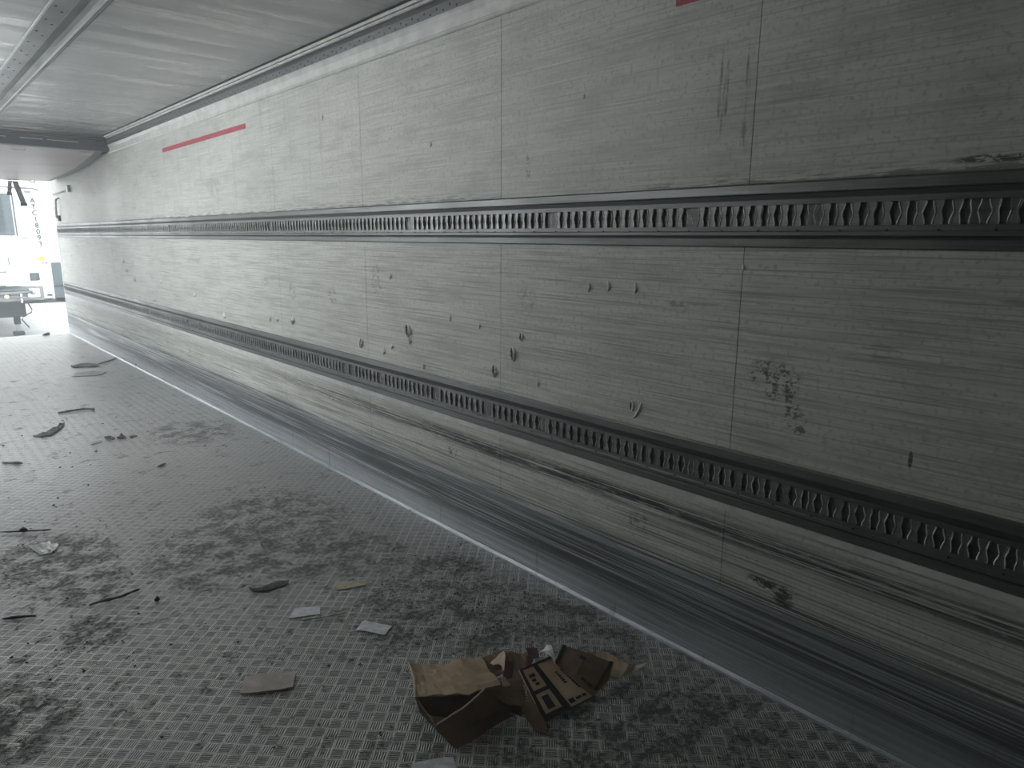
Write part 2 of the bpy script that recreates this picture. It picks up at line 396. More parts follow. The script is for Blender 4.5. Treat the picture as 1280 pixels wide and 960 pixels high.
def wall_rail(label, z0, y_far, s=1, xf=XW):
    r = thing('load_rail', label, 'cargo rail', (xf, 6, z0), 'slotted cargo rails along the wall')
    X = lambda d: xf - s * d
    z = lambda k: z0 + k
    # outline, bottom to top; d = how far it stands off the wall
    pr = [(-.003, 0), (.006, 0), (.010, .003), (.010, .026), (.007, .029), (.004, .0295), (.004, .034), (.012, .035), (.014, .037), (.014, .047), (.0115, .050), (.0115, .064)]
    pr += [(.001, .0645), (.001, .1265), (.0115, .127), (.0115, .142), (.003, .1435), (.003, .158), (.010, .160), (.011, .163), (.010, .188), (.006, .193), (-.003, .193)]
    mb = MB(); y = YF + .03
    while y < y_far - .03:
        if random.random() > .03: hourglass(mb, X(.0015), X(.0105 + random.uniform(-.0015, .0008)), y + random.uniform(-.0012, .0012), z(.0645), z(.1265), .0120, .0050)
        y += .0415
    band = mb
    # pale tubes along the slot edges, highlights put into their colour
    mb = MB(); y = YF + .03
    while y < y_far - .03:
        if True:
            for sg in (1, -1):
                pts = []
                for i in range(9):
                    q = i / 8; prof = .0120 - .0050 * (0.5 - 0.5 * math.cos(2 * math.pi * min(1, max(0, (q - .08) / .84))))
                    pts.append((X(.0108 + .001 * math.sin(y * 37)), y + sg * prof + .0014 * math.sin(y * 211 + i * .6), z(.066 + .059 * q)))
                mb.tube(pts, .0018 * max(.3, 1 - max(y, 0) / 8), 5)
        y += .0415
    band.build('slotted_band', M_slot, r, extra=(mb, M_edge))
    mb = MB(); y = YF + .05
    while y < y_far - .05:
        mb.tube([(X(.0135), y, z(.0505)), (X(.0148), y, z(.0505))], .0035, 8); y += .126
    MB().profile_y([(X(d), z(h)) for d, h in pr], YF + .001, y_far).build('channel', M_rail, r, extra=(mb, M_dark))
    MB().box((min(X(.003), X(.0045)), YF + .001, z(.0298)), (max(X(.003), X(.0045)), y_far, z(.0338))).build('joint', M_gro, r)
    MB().box((min(X(.003), X(.0036)), YF + .001, z(.1440)), (max(X(.003), X(.0036)), y_far, z(.1575))).build('seal_strip', M_gro, r)
    return r
wall_rail('upper dark slotted cargo rail running along the white wall at chest height', R1[0], YE - .002)
wall_rail('lower dark slotted cargo rail running along the wall above the scuffed panel', R0[0], YE - .002)
# white strip below the lower rail
o = MB().box((XW - .006, YF + .001, R0[0] - .026), (XW + .002, YE - .002, R0[0] - .001)).build('trim_5', M_white); struct(o, 'pale strip under the lower cargo rail')

# cornice rail where wall meets ceiling
r = thing('cornice_rail', 'pale rail with a dark dotted band where wall meets ceiling', 'cargo rail', (XW, 6, 2.5))
MB().profile_y([(XW + .002, 2.412), (XW - .006, 2.412), (XW - .012, 2.420), (XW - .012, 2.425), (XW - .006, 2.430), (XW - .010, 2.470), (XW - .020, 2.490), (XW - .024, 2.494), (XW - .024, 2.498), (XW + .002, 2.498)], YF + .001, 9.12).build('cove', M_white, r, bevel=.001)
MB().profile_y([(XW + .002, 2.566), (XW - .026, 2.566), (XW - .032, 2.572), (XW - .032, 2.577), (XW - .018, 2.5775), (XW - .018, 2.5835), (XW - .034, 2.584), (XW - .034, 2.5995), (XW + .002, 2.5995)], YF + .001, 9.12).build('top_moulding', M_white, r)
mb = MB(); y = YF + .1
k = 0
while y < 9.1:
    mb.box((XW - .0195, y, 2.508), (XW - .0175, y + .008, 2.516)); mb.box((XW - .0195, y + .05, 2.522), (XW - .0175, y + .058, 2.530)); y += .10
MB().profile_y([(XW + .002, 2.497), (XW - .018, 2.499), (XW - .018, 2.542), (XW - .014, 2.566), (XW + .002, 2.568)], YF + .001, 9.12).build('dark_band', M_rail, r, extra=(mb, M_dark))

MB().box((XW - .050, YF + .001, ZC - .003), (XW - .036, 9.12, ZC)).build('shadow_gap', M_gro, bpy.data.objects['cornice_rail'])
# track in the middle of the ceiling
r = thing('ceiling_track', 'grey channel track with dotted flange running along the ceiling', 'ceiling track', (.86, 5, ZC))
MB().profile_y([(.848, ZC), (.848, ZC - .010), (.852, ZC - .012), (.900, ZC - .002), (.918, ZC - .012), (.928, ZC - .022), (.938, ZC - .024), (.944, ZC - .014), (.952, ZC - .012), (.958, ZC - .018), (.966, ZC - .018), (.972, ZC)], YF + .001, 9.1).build('channel', M_rail, r)
MB().profile_y([(.926, ZC - .0225), (.9385, ZC - .0245), (.9405, ZC - .021), (.928, ZC - .020)], YF + .002, 9.09).build('ridge', M_white, r)
mb = MB(); y = 2.5
while y < 9: 
    mb.tube([(.778, y, ZC - .0155), (.778, y, ZC - .018)], .006, 8); mb.tube([(.818, y + .09, ZC - .0155), (.818, y + .09, ZC - .018)], .006, 8); y += .28
MB().profile_y([(.752, ZC), (.752, ZC - .012), (.758, ZC - .016), (.842, ZC - .016), (.846, ZC - .012), (.846, ZC)], YF + .001, 9.1).build('flange', M_flange, r, extra=(mb, M_dark))

# ------------------------------------------------------------------ unseen fill lamps added on the left cornice
M_lens = flat('fill_lamp_lens', (.8, .8, .8), .3, emis=((.95, .98, 1.0), 2.0))
for i, (ly, lw) in enumerate(FILL_LAMPS):
    lt = thing('fill_lamp', 'slim unseen lamp added as fill on the cornice opposite the panelled wall', 'lamp', (XL + .06, ly, 2.52), 'added fill lamps')
    MB().box((XL + .002, ly - .35, 2.50), (XL + .07, ly + .35, 2.56)).build('housing', M_white, lt, bevel=.006)
    MB().box((XL + .071, ly - .33, 2.505), (XL + .077, ly + .33, 2.555)).build('lens', M_lens, lt)
    a_ = area('fill_light', (XL + .085, ly, 2.52), (0, -math.radians(100), 0), .05, .66, lw, (.96, .985, 1.0)); a_.parent = lt; a_.matrix_parent_inverse = Matrix.Translation(lt.location).inverted()

# ------------------------------------------------------------------ raised bulkhead under the ceiling
M_bk = (lambda t: (t.put(t.b.inputs['Base Color'], t.mix(t.ramp(t.noise((.8, 3, 2), 4), .35, .65), (.50, .43, .43), (.60, .50, .505))), setattr(t.b.inputs['Roughness'], 'default_value', .38), t.m)[-1])(NT('pinkish_bulkhead_sheet'))
M_seal = flat('grey_rubber_lip', (.24, .25, .255), .55)
M_bar = flat('dark_beam_paint', (.055, .06, .072), .45)
bk = thing('raised_bulkhead', 'pinkish insulated partition folded up against the ceiling near the open end', 'partition', (.82, 10.8, 2.4))
XB0, XB1 = XL + .01, XW - .005
def zb(y):
    for (a, za), (b, zb_) in zip([(9.1, 2.43), (9.6, 2.375), (10.3, 2.325), (11.2, 2.30), (12.45, 2.285)], [(9.6, 2.375), (10.3, 2.325), (11.2, 2.30), (12.45, 2.285), (13, 2.28)]):
        if a <= y <= b: return za + (zb_ - za) * (y - a) / (b - a)
    return 2.28
mb = MB(); xs = [XB0 + .10, XB1 - .13]; ys = [9.14 + (12.45 - 9.14) * i / 20 for i in range(21)]
vs = []; fs = []
for yv in ys:
    wv = .006 * math.sin(yv * 9)
    for xv, dz in ((xs[0], 0), (xs[1], 0)): vs += [(xv, yv, zb(yv) + dz), (xv, yv, zb(yv) + .075)]
for i in range(20):
    a = i * 4; b = a + 4
    fs += [(a, a + 2, b + 2, b), (a + 1, b + 1, b + 3, a + 3), (a, b, b + 1, a + 1), (a + 2, a + 3, b + 3, b + 2)]
fs += [(0, 1, 3, 2), (80, 82, 83, 81)]
mb.add(vs, fs).build('panel', M_bk, bk)
for sgn, xa, xb in ((1, XB1 - .13, XB1), (-1, XB0 + .10, XB0)):
    mb = MB(); vs = []; fs = []
    for yv in ys:
        z_ = zb(yv)
        vs += [(xa, yv, z_ + .001), ((xa + xb) / 2, yv, z_ - .004 + .01), (xb - sgn * .02, yv, z_ + .028), (xb, yv, z_ + .075), (xa, yv, z_ + .075)]
    for i in range(20):
        for k in range(5): fs.append((i * 5 + k, i * 5 + (k + 1) % 5, (i + 1) * 5 + (k + 1) % 5, (i + 1) * 5 + k))
    fs += [(0, 1, 2, 3, 4), (104, 103, 102, 101, 100)]
    mb.add(vs, fs).build('side_seal', M_seal, bk)
MB().profile_y([(0, 0)] * 3, 0, 1) if False else None
mb = MB(); mb.box((XB0, 9.06, 2.432), (XB1, 9.14, 2.535)); mb.box((XB0 + .02, 9.08, 2.545), (XB1 - .02, 9.13, 2.575)); mb.build('leading_beam', M_bar, bk, bevel=.006)
for a, b in ((.95, 1.10), (1.22, 1.42), (1.46, 1.75)): MB().box((a, 9.052, 2.500), (b, 9.064, 2.506)).build('bright_clip', M_white, bk)
for hx in (1.22, 1.86 - .02):
    h = MB().tube([(hx - .06, 9.25, zb(9.25) + .004), (hx - .055, 9.24, zb(9.25) - .018), (hx + .055, 9.24, zb(9.25) - .018), (hx + .06, 9.25, zb(9.25) + .004)], .008, 8).build('handle', M_white, bk)
mb = MB()
for k, (a, b) in enumerate(((-.2, .3), (.5, 1.1), (1.3, 1.75))):
    mb.tube([(a, 12.45, 2.29), ((a + b) / 2, 12.46, 2.275 + .006 * k), (b, 12.45, 2.292)], .012, 6)
mb.build('rear_seal', M_seal, bk)
MB().tube([(1.72, 12.46, 2.30), (1.73, 12.47, 2.268), (1.79, 12.47, 2.268), (1.80, 12.46, 2.30)], .01, 8).build('hook', M_white, bk)
# webbing straps hanging from it
M_strap = flat('grey_webbing', (.26, .28, .30), .8)
def strap(a, b, w, label):
    a = Vector(a); b = Vector(b); o = thing('hanging_strap', label, 'strap', a)
    mb = MB(); n = 8; vs = []; fs = []
    for i in range(n + 1):
        p = a.lerp(b, i / n) + Vector((0, .012 * math.sin(i * .8), 0))
        vs += [p + Vector((-w / 2, 0, 0)), p + Vector((w / 2, 0, 0)), p + Vector((w / 2, .006, 0)), p + Vector((-w / 2, .006, 0))]
    for i in range(n):
        for k in range(4): fs.append((i * 4 + k, i * 4 + (k + 1) % 4, (i + 1) * 4 + (k + 1) % 4, (i + 1) * 4 + k))
    fs += [(0, 1, 2, 3), (n * 4 + 3, n * 4 + 2, n * 4 + 1, n * 4)]
    mb.add(vs, fs).build('webbing', M_strap, o)
    MB().box((b.x - w * .6, b.y - .008, b.z - .03), (b.x + w * .6, b.y + .016, b.z + .012)).build('end_tab', M_bar, o, bevel=.003)
strap((1.50, 12.50, 2.275), (1.470, 12.50, 2.10), .05, 'short grey webbing strap hanging straight from the raised partition')
strap((1.56, 12.53, 2.275), (1.63, 12.53, 1.955), .07, 'longer slanting grey webbing strap hanging from the raised partition')

# ------------------------------------------------------------------ red level marks on the wall
M_red = (lambda t: (t.put(t.b.inputs['Base Color'], t.mix(t.ramp(t.noise((5, 40, 60), 4, .7), .52, .66), (.42, .045, .075), (.46, .20, .22))), setattr(t.b.inputs['Roughness'], 'default_value', .5), t.m)[-1])(NT('faded_red_tape'))
for y0, y1, z0, z1, lb in ((5.16, 7.15, 2.262, 2.298, 'long faded red load limit stripe high on the far wall'), (-.4, 1.497, 2.252, 2.288, 'red load limit stripe cut off by the top edge of the photo')):
    tag(MB().box((XW - .0012, y0, z0), (XW + .001, y1, z1)).build('red_stripe', M_red), lb, 'stripe', 'red load limit stripes')

# ------------------------------------------------------------------ dents and tears in the wall skin
M_skin = flat('lit_torn_skin', (.88, .89, .86), .45)  # paler than the wall: the lit side of the lip is in the colour
def tear(y, z, h, w, tilt, deep=True):
    h *= 1.35; w *= .8
    """a ragged slit in the sheet: one lip bulges into the room, a black patch beside it is the shaded hole"""
    n = 10; vs = []; fs = []; a1 = random.uniform(.25, .75)
    for i in range(n + 1):
        q = i / n; zz = z - h / 2 + h * q; b = math.sin(math.pi * q ** (.6 + a1 * .8)) ; yo = y - w * .18 * b + tilt * (q - .5) * h + .0015 * random.uniform(-1, 1)
        e = w * (.20 + .35 * b) * (1 + .25 * random.uniform(-1, 1))
        vs += [(XW - .0004, yo - e - .002, zz), (XW - .002 - .40 * w * b, yo - e * .85, zz), (XW - .002 - .26 * w * b, yo - e * .55, zz), (XW - .0006, yo + .001, zz)]
    for i in range(n):
        for k in range(3): fs.append((i * 4 + k, i * 4 + k + 1, (i + 1) * 4 + k + 1, (i + 1) * 4 + k))
    MB().add(vs, fs).build('torn_lip', M_skin, WR, smooth=True)
    if deep:
        m = 12; L = []
        for k in range(m + 1):
            q = k / m; b = math.sin(math.pi * q); zz = z - h * .45 + h * .9 * q
            L.append((zz, y - w * .20 * b + tilt * (q - .5) * h, y + w * (.03 + .30 * b * (1 + .5 * random.uniform(-1, 1))) + tilt * (q - .5) * h))
        vs = []; fs = []
        for zz, ya, yb in L: vs += [(XW - .0012, ya, zz), (XW - .0012, yb, zz)]
        for k in range(m): fs.append((k * 2, k * 2 + 1, k * 2 + 3, k * 2 + 2))
        MB().add(vs, fs).build('hole_shade', M_dark, WR)  # flat black patch, paints the shade inside the dent
for a in ((2.295, .999, .052, .040, .1), (2.423, .904, .050, .036, 0), (2.238, 1.082, .032, .028, 0), (3.143, 1.018, .058, .060, .05), (3.122, .965, .034, .026, 0),
          (3.645, .895, .050, .050, -.3), (4.58, .945, .052, .075, -.1), (4.961, .928, .040, .055, 0), (4.83, .930, .036, .05, 0), (3.395, .878, .034, .04, 0, False),
          (3.308, .912, .022, .035, 0, False), (5.90, .865, .045, .06, 0), (1.612, .885, .032, .022, 0, True), (1.585, .872, .05, .02, -.5, False),
          (2.76, 1.12, .028, .02, 0, False), (2.53, 1.10, .02, .018, 0, False), (3.0, .845, .03, .03, 0, False), (2.13, .895, .03, .02, 0, False), (1.19, 1.42, .014, .014, 0, False),
          (6.6, .99, .03, .05, 0), (7.9, .86, .03, .05, 0), (7.6, 1.06, .03, .05, 0, False), (8.6, 1.04, .05, .06, 0), (9.0, 1.22, .03, .06, 0), (8.9, 1.12, .03, .06, 0, False),
          (2.9, 1.95, .02, .02, 0, False), (1.9, 2.03, .014, .01, 0, False), (4.0, 2.2, .03, .03, 0, False), (3.3, 1.30, .03, .03, 0, False), (1.75, 1.33, .03, .02, 0, False), (1.85, 1.32, .03, .02, 0, False), (1.62, 1.33, .03, .02, 0, False)):
    tear(*a)

# ------------------------------------------------------------------ fittings near the rear of the wall
M_fit = flat('dull_steel_fitting', (.30, .32, .33), .4, .6)
r = thing('door_stay', 'slim horizontal steel stay bar on the wall beside the open end', 'stay bar', (XW, 12.0, 2.13))
MB().tube([(XW - .02, 11.55, 2.145), (XW - .025, 12.0, 2.13), (XW - .02, 12.72, 2.118)], .012, 8).build('rod', M_fit, r)
MB().box((XW - .035, 11.48, 2.10), (XW, 11.58, 2.19)).build('bracket', M_fit, r, bevel=.004)
r = thing('grab_handle', 'upright grey grab handle on the wall beside the open end', 'handle', (XW, 12.4, 1.9))
MB().tube([(XW, 12.36, 2.05), (XW - .04, 12.37, 2.03), (XW - .045, 12.42, 1.90), (XW - .04, 12.47, 1.77), (XW, 12.475, 1.75)], .013, 8).build('grip', M_fit, r)
MB().box((XW - .03, 12.42, 1.72), (XW, 12.52, 1.80)).build('bracket', M_bar, r, bevel=.004)
for y, z, lb in ((6.30, 1.475, 'small dark clip below the upper rail, left of the red stripe end'), (3.0, 1.482, 'small dark clip under the upper rail near the middle seam')): pass

# ------------------------------------------------------------------ debris
M_card = card_material('brown_cardboard', (.40, .30, .205), (.50, .38, .27))
M_card2 = card_material('shaded_brown_cardboard', (.17, .115, .08), (.22, .155, .105))  # darker copy of the cardboard, shade of unlit sides put into the colour
M_cedge = card_material('pale_cardboard_edge', (.50, .42, .33), (.60, .50, .40))
M_print = flat('black_print', (.012, .012, .014), .6)
M_paper = flat('white_paper', (.70, .72, .76), .6, scale=40)
M_film = flat('clear_film', (.50, .51, .50), .25, scale=30)
M_tape = flat('yellowed_tape', (.42, .39, .27), .4, scale=40)
M_blk = flat('dark_scrap', (.06, .06, .062), .7)
M_gcard = card_material('greyish_cardboard', (.50, .46, .42), (.60, .56, .51))

def sheet(name, rows, m, parent=None, th=.004, crumple=.004, sub=4, seed=0, smooth=True):
    """a bent sheet through rows of points (each row the same length), subdivided and slightly creased"""
    rows = [[P(*p) if not isinstance(p, Vector) else p for p in r] for r in rows]
    nr, nc = len(rows), len(rows[0]); R_, C_ = (nr - 1) * sub, (nc - 1) * sub
    vs = []
    for i in range(R_ + 1):
        a = min(i // sub, nr - 2); ta = i / sub - a
        for j in range(C_ + 1):
            b = min(j // sub, nc - 2); tb = j / sub - b
            p = rows[a][b].lerp(rows[a][b + 1], tb).lerp(rows[a + 1][b].lerp(rows[a + 1][b + 1], tb), ta)
            e = 1.0
            nz = noise.noise(p * 22 + Vector((seed, 0, 0))) * crumple * 1.6 + noise.noise(p * 60 + Vector((0, seed, 0))) * crumple * .6
            vs.append(p + Vector((nz * .3, nz * .3, abs(nz) if p.z < .012 else nz)) * e)
    fs = [(i * (C_ + 1) + j, i * (C_ + 1) + j + 1, (i + 1) * (C_ + 1) + j + 1, (i + 1) * (C_ + 1) + j) for i in range(R_) for j in range(C_)]
    lo = min(v.z for v in vs)
    if lo < th * .6: vs = [v + Vector((0, 0, max(0, th * .6 + .0005 - v.z) if v.z < th * .6 else 0)) for v in vs]
    o = MB().add(vs, fs).build(name, m, parent, smooth=False, solid=th)
    return o, vs, R_, C_
def edge_strip(name, pts, m, parent, r=.0025):
    return MB().tube(pts, r, 5).build(name, m, parent)

# left crushed box
bx = thing('crushed_cardboard_box', 'crushed brown cardboard box with its lit flap raised, left half of the litter heap', 'cardboard box', P(575, 900, 0))
sheet('top_flap', [[(511, 828, .075), (527, 832, .060), (543, 832, .062), (566, 825, .075), (601, 821, .060)],
                   [(518, 848, .085), (531, 851, .070), (547, 851, .075), (577, 846, .090), (612, 840, .075)],
                   [(519, 872, .080), (536, 869, .085), (556, 869, .090), (586, 868, .095), (626, 855, .080)]], M_card, bx, crumple=.006, seed=1)
sheet('inner_wall', [[(519, 872, .079), (577, 869, .085), (620, 858, .080)], [(530, 893, .022), (572, 897, .010), (612, 882, .020)]], M_card2, bx, seed=2)
sheet('left_wall', [[(519, 871, .080), (546, 907, .060)], [(526, 889, .030), (556, 921, .030)], [(540, 905, .004), (570, 936, .002)]], M_card2, bx, seed=3)
sheet('box_bottom', [[(525, 885, .006), (575, 880, .006), (622, 870, .006)], [(540, 905, .006), (580, 905, .006), (622, 892, .006)]], M_card2, bx, crumple=.001, seed=33)
sheet('inner_fold', [[(616, 856, .06), (632, 850, .06), (650, 846, .06)], [(622, 872, .03), (638, 870, .03), (656, 866, .03)], [(632, 888, .012), (642, 890, .008), (658, 892, .008)]], M_card2, bx, crumple=.006, seed=34)
_, ev, R_, C_ = sheet('front_wall', [[(546, 907, .060), (567, 893, .085), (590, 877, .105), (606, 862, .120), (624, 862, .110)],
                     [(556, 921, .030), (577, 911, .045), (598, 900, .050), (614, 892, .055), (632, 886, .055)],
                     [(570, 937, .002), (586, 929, .003), (604, 917, .003), (622, 905, .004), (640, 895, .006)]], M_card2, bx, crumple=.003, seed=4)
edge_strip('torn_edge', [P(546, 906, .062), P(556, 900, .072), P(566, 893, .087), P(578, 886, .096), P(590, 876, .107), P(606, 861, .121)], M_cedge, bx, .0032)
edge_strip('torn_edge', [P(511, 828, .077), P(518, 848, .087), P(519, 872, .083)], M_cedge, bx, .0042)
sheet('curled_flap', [[(606, 862, .118), (624, 858, .112), (646, 862, .095)], [(624, 876, .085), (632, 880, .075), (652, 882, .07)], [(622, 880, .06), (636, 890, .035), (652, 896, .02)]], M_card2, bx, crumple=.004, seed=5)
sheet('crumpled_panel', [[(628, 811, .085), (643, 816, .070), (661, 813, .080), (672, 812, .075)],
                         [(629, 834, .070), (642, 838, .050), (655, 836, .055), (664, 832, .060)],
                         [(628, 858, .060), (638, 856, .035), (650, 850, .045), (660, 846, .050)]], M_card2, bx, crumple=.010, seed=6)
sheet('pale_torn_flap', [[(613, 829, .06), (622, 819, .075), (630, 811, .088)], [(616, 833, .062), (626, 829, .07), (632, 822, .084)], [(622, 834, .060), (628, 836, .066), (630, 840, .07)]], M_cedge, bx, crumple=.008, th=.003, seed=7)
sheet('pale_torn_flap', [[(627, 845, .068), (636, 850, .058), (645, 848, .052)], [(628, 860, .062), (634, 858, .055), (640, 855, .05)]], M_cedge, bx, crumple=.006, th=.003, seed=8)
sheet('back_flap', [[(598, 824, .05), (614, 818, .05), (628, 814, .06)], [(614, 846, .05), (624, 842, .05), (630, 838, .055)]], M_card2, bx, crumple=.006, seed=9)

# right printed box
pb = thing('printed_cardboard_box', 'torn brown cardboard box with black printed borders, right half of the litter heap', 'cardboard box', P(720, 880, 0))
def card_plane(a, b, c, d):
    return lambda u, v: (a.lerp(b, u)).lerp(d.lerp(c, u), v)
tl, tr, br, bl = P(649, 838, .085), P(688, 821, .095), P(745, 871, .030), P(681, 903, .012)
sheet('label_panel', [[tl, tr], [bl, br]], M_card, pb, crumple=.0015, sub=10, th=.005, seed=10)
nrm = (tr - tl).cross(bl - tl).normalized()
if nrm.z < 0: nrm = -nrm
F = card_plane(tl, tr, br, bl)
def pr_quad(mb, u0, v0, u1, v1, off=.0042):
    q = [F(u0, v0), F(u1, v0), F(u1, v1), F(u0, v1)]
    lo = [p + nrm * (off - .002) for p in q]; hi = [p + nrm * off for p in q]
    mb.add(lo + hi, [(4, 5, 6, 7), (0, 1, 5, 4), (1, 2, 6, 5), (2, 3, 7, 6), (3, 0, 4, 7)])
mb = MB()
pr_quad(mb, 0, 0, 1, .035); pr_quad(mb, 0, .0, .07, 1); pr_quad(mb, .40, .03, .52, 1); pr_quad(mb, .07, .46, .40, .52); pr_quad(mb, 0, .95, .52, 1)
pr_quad(mb, .52, .975, 1, 1); pr_quad(mb, .07, .90, .40, .95)
mb.build('print_pattern', M_print, pb)
mb = MB()
pr_quad(mb, .15, .16, .30, .22); pr_quad(mb, .16, .26, .26, .30); pr_quad(mb, .16, .60, .30, .84); pr_quad(mb, .20, .34, .28, .38)
for k in range(6): pr_quad(mb, .74, .30 + k * .045, .80, .33 + k * .045)
for k in range(9): pr_quad(mb, .90, .30 + k * .05, .93, .335 + k * .05)
pr_quad(mb, .56, .84, .66, .92); pr_quad(mb, .70, .86, .80, .90); pr_quad(mb, .83, .86, .90, .90)
mb.build('print_pattern', M_print, pb)
edge_strip('torn_edge', [tl, tl.lerp(bl, .5), bl], M_cedge, pb, .0026)
tl2, tr2, br2, bl2 = P(704, 806, .135), P(767, 828, .110), P(742, 871, .032), P(694, 829, .090)
sheet('side_panel', [[tl2, tl2.lerp(tr2, .5), tr2], [tl2.lerp(bl2, .5), P(724, 834, .095), P(761, 850, .065)], [bl2, P(716, 850, .062), br2]], M_card2, pb, crumple=.003, sub=6, th=.005, seed=11)
F = card_plane(tl2, tr2, br2, bl2); nrm = (tr2 - tl2).cross(bl2 - tl2).normalized()
if nrm.z < 0: nrm = -nrm
mb = MB(); pr_quad(mb, 0, 0, .06, 1, .009); pr_quad(mb, .94, 0, 1, .85, .009); pr_quad(mb, .40, .16, .52, .28, .010); pr_quad(mb, .42, .50, .52, .54, .010); pr_quad(mb, .62, .78, .72, .86, .010); pr_quad(mb, .76, .78, .88, .88, .010)
mb.build('print_pattern', M_print, pb)
sheet('right_flap', [[(745, 816, .06), (757, 815, .05), (776, 827, .045), (786, 833, .04)], [(762, 846, .045), (765, 846, .04), (769, 848, .035), (774, 849, .03)]], M_card, pb, crumple=.005, seed=12)
sheet('pointed_tip', [[(784, 833, .040), (796, 832, .03), (811, 828, .045)], [(773, 850, .025), (786, 842, .02), (811, 829, .042)]], M_cedge, pb, crumple=.004, seed=13)
sheet('bottom_tongue', [[(656, 877, .05), (670, 880, .05)], [(657, 897, .03), (682, 902, .02)], [(668, 914, .008), (683, 918, .004)]], M_card2, pb, crumple=.003, seed=14)
sheet('under_panel', [[(654, 846, .055), (740, 868, .03)], [(664, 884, .010), (690, 892, .01)]], M_card2, pb, crumple=.003, seed=15)

tag(sheet('white_scrap', [[(671, 812, .105), (684, 805, .11), (692, 813, .115)], [(682, 818, .115), (688, 820, .117), (694, 828, .115)]], M_paper, None, .002, .01, seed=16)[0], 'white crumpled scrap stuck in the top of the litter heap', 'paper scrap')
tag(sheet('red_scrap', [[(657, 810, .095), (671, 810, .09)], [(664, 822, .10), (674, 822, .095)]], flat('dull_red_card', (.06, .018, .018), .7), None, .002, .004, seed=17)[0], 'small dull red scrap on top of the litter heap', 'paper scrap')

def flatpiece(name, px, m, label, cat, th=.003, crumple=.003, seed=0, h=.002, sub=4):
    rows = [[(x, y, h) for x, y in r] for r in px]
    o = sheet(name, rows, m, None, th, crumple, sub=sub, seed=seed)[0]
    return tag(o, label, cat)
flatpiece('cardboard_strip', [[(306, 847), (338, 843), (370, 840)], [(300, 868), (332, 865), (366, 860)]], M_gcard, 'flat greyish cardboard rectangle lying on the floor left of the litter heap', 'cardboard', .006, .003, 20, .006)
flatpiece('paper_label', [[(369, 760), (400, 758)], [(361, 773), (400, 768)]], M_paper, 'bluish white paper label on the floor, nearer the left beside the twig', 'paper label', .0015, .002, 21)
flatpiece('paper_label', [[(453, 777), (470, 779), (490, 783)], [(445, 788), (462, 790), (481, 794)]], M_paper, 'creased white paper label on the floor, right of the twig', 'paper label', .0015, .004, 22)
flatpiece('tape_piece', [[(422, 729), (440, 727), (458, 724)], [(421, 738), (440, 735), (456, 732)]], M_tape, 'yellowish crumpled tape piece on the floor above the labels', 'tape', .0015, .006, 23)
flatpiece('printed_paper', [[(518, 954), (540, 949), (566, 946)], [(505, 972), (530, 970), (572, 966)]], M_paper, 'pale blue printed paper cut off by the bottom edge', 'paper', .0015, .002, 24)
flatpiece('film_scrap', [[(36, 683), (58, 678), (74, 680)], [(46, 691), (60, 690), (70, 688)], [(50, 694), (58, 693), (64, 692)]], M_film, 'pale shiny film scrap on the floor at the left edge', 'plastic scrap', .001, .012, 25)
flatpiece('torn_strip', [[(312, 736), (326, 735), (345, 728), (361, 727)], [(314, 741), (334, 740), (348, 734), (360, 732)]], M_blk, 'black torn strip on the floor above the flat labels', 'scrap', .003, .012, 26)
flatpiece('dark_rag', [[(40, 546), (58, 540), (70, 534), (81, 528)], [(52, 547), (64, 545), (73, 539), (80, 532)]], M_blk, 'long ragged dark scrap on the bright floor at left', 'scrap', .003, .018, 27)
flatpiece('dark_leaf', [[(88, 458), (106, 454), (124, 457)], [(92, 460), (106, 459), (120, 459)]], M_blk, 'dark curled leaf-shaped scrap farthest along the floor', 'scrap', .003, .02, 28)
flatpiece('grey_foil', [[(96, 466), (116, 464), (134, 464)], [(90, 471), (112, 470), (128, 468)]], M_seal, 'thin grey sheet scrap beside the farthest dark scrap', 'scrap', .002, .008, 29)
flatpiece('dark_flake', [[(130, 548), (136, 545), (144, 548)], [(131, 550), (138, 550), (143, 550)]], M_blk, 'dark flake on the floor, left of a matching pair', 'scrap', .003, .02, 30)
flatpiece('dark_flake', [[(146, 547), (152, 544), (158, 547)], [(147, 549), (152, 549), (157, 549)]], M_blk, 'dark flake on the floor, right of a matching pair', 'scrap', .003, .02, 31)
flatpiece('pale_flake', [[(161, 545), (172, 545)], [(163, 548), (170, 546)]], M_blk, 'thin flake to the right of the pair of dark flakes', 'scrap', .003, .01, 32)
flatpiece('brown_flake', [[(112, 553), (127, 551)], [(114, 556), (126, 553)]], M_seal, 'flat brownish flake left of the pair of dark flakes', 'scrap', .003, .006, 33)
def stick(px, r, m, label, name='stick'):
    base = [P(a, b, h) for a, b, h in px]; pts = []; rs = []
    for i in range(len(base) - 1):
        for k in range(5):
            p = base[i].lerp(base[i + 1], k / 5); w = noise.noise(p * 9) * r * 1.6
            pts.append(p + Vector((w, w * .6, 0))); rs.append(r * (.55 + .45 * abs(noise.noise(p * 31 + Vector((3, 0, 0)))) * 2))
    pts.append(base[-1]); rs.append(r * .35); rs[0] = r * .4
    tag(MB().tube(pts, rs, 7).build(name, m, smooth=True), label, 'stick')
stick([(373, 776, .006), (395, 772, .008), (418, 768, .008), (434, 765, .012)], .004, M_gcard, 'thin pale twig lying between the two paper labels', 'twig')
stick([(112, 756, .006), (128, 751, .010), (150, 746, .010), (175, 736, .012)], .007, M_blk, 'dark bent stick on the floor at left')
stick([(4, 773, .006), (22, 771, .008), (45, 770, .006)], .007, M_blk, 'short dark stick touching the left edge of the photo')
stick([(72, 516, .008), (92, 513, .012), (104, 511, .012), (118, 512, .008)], .012, M_blk, 'long thin dark strip on the bright far floor')
stick([(4, 578, .008), (28, 579, .01)], .012, M_blk, 'dark bar lying by the left edge on the bright floor')
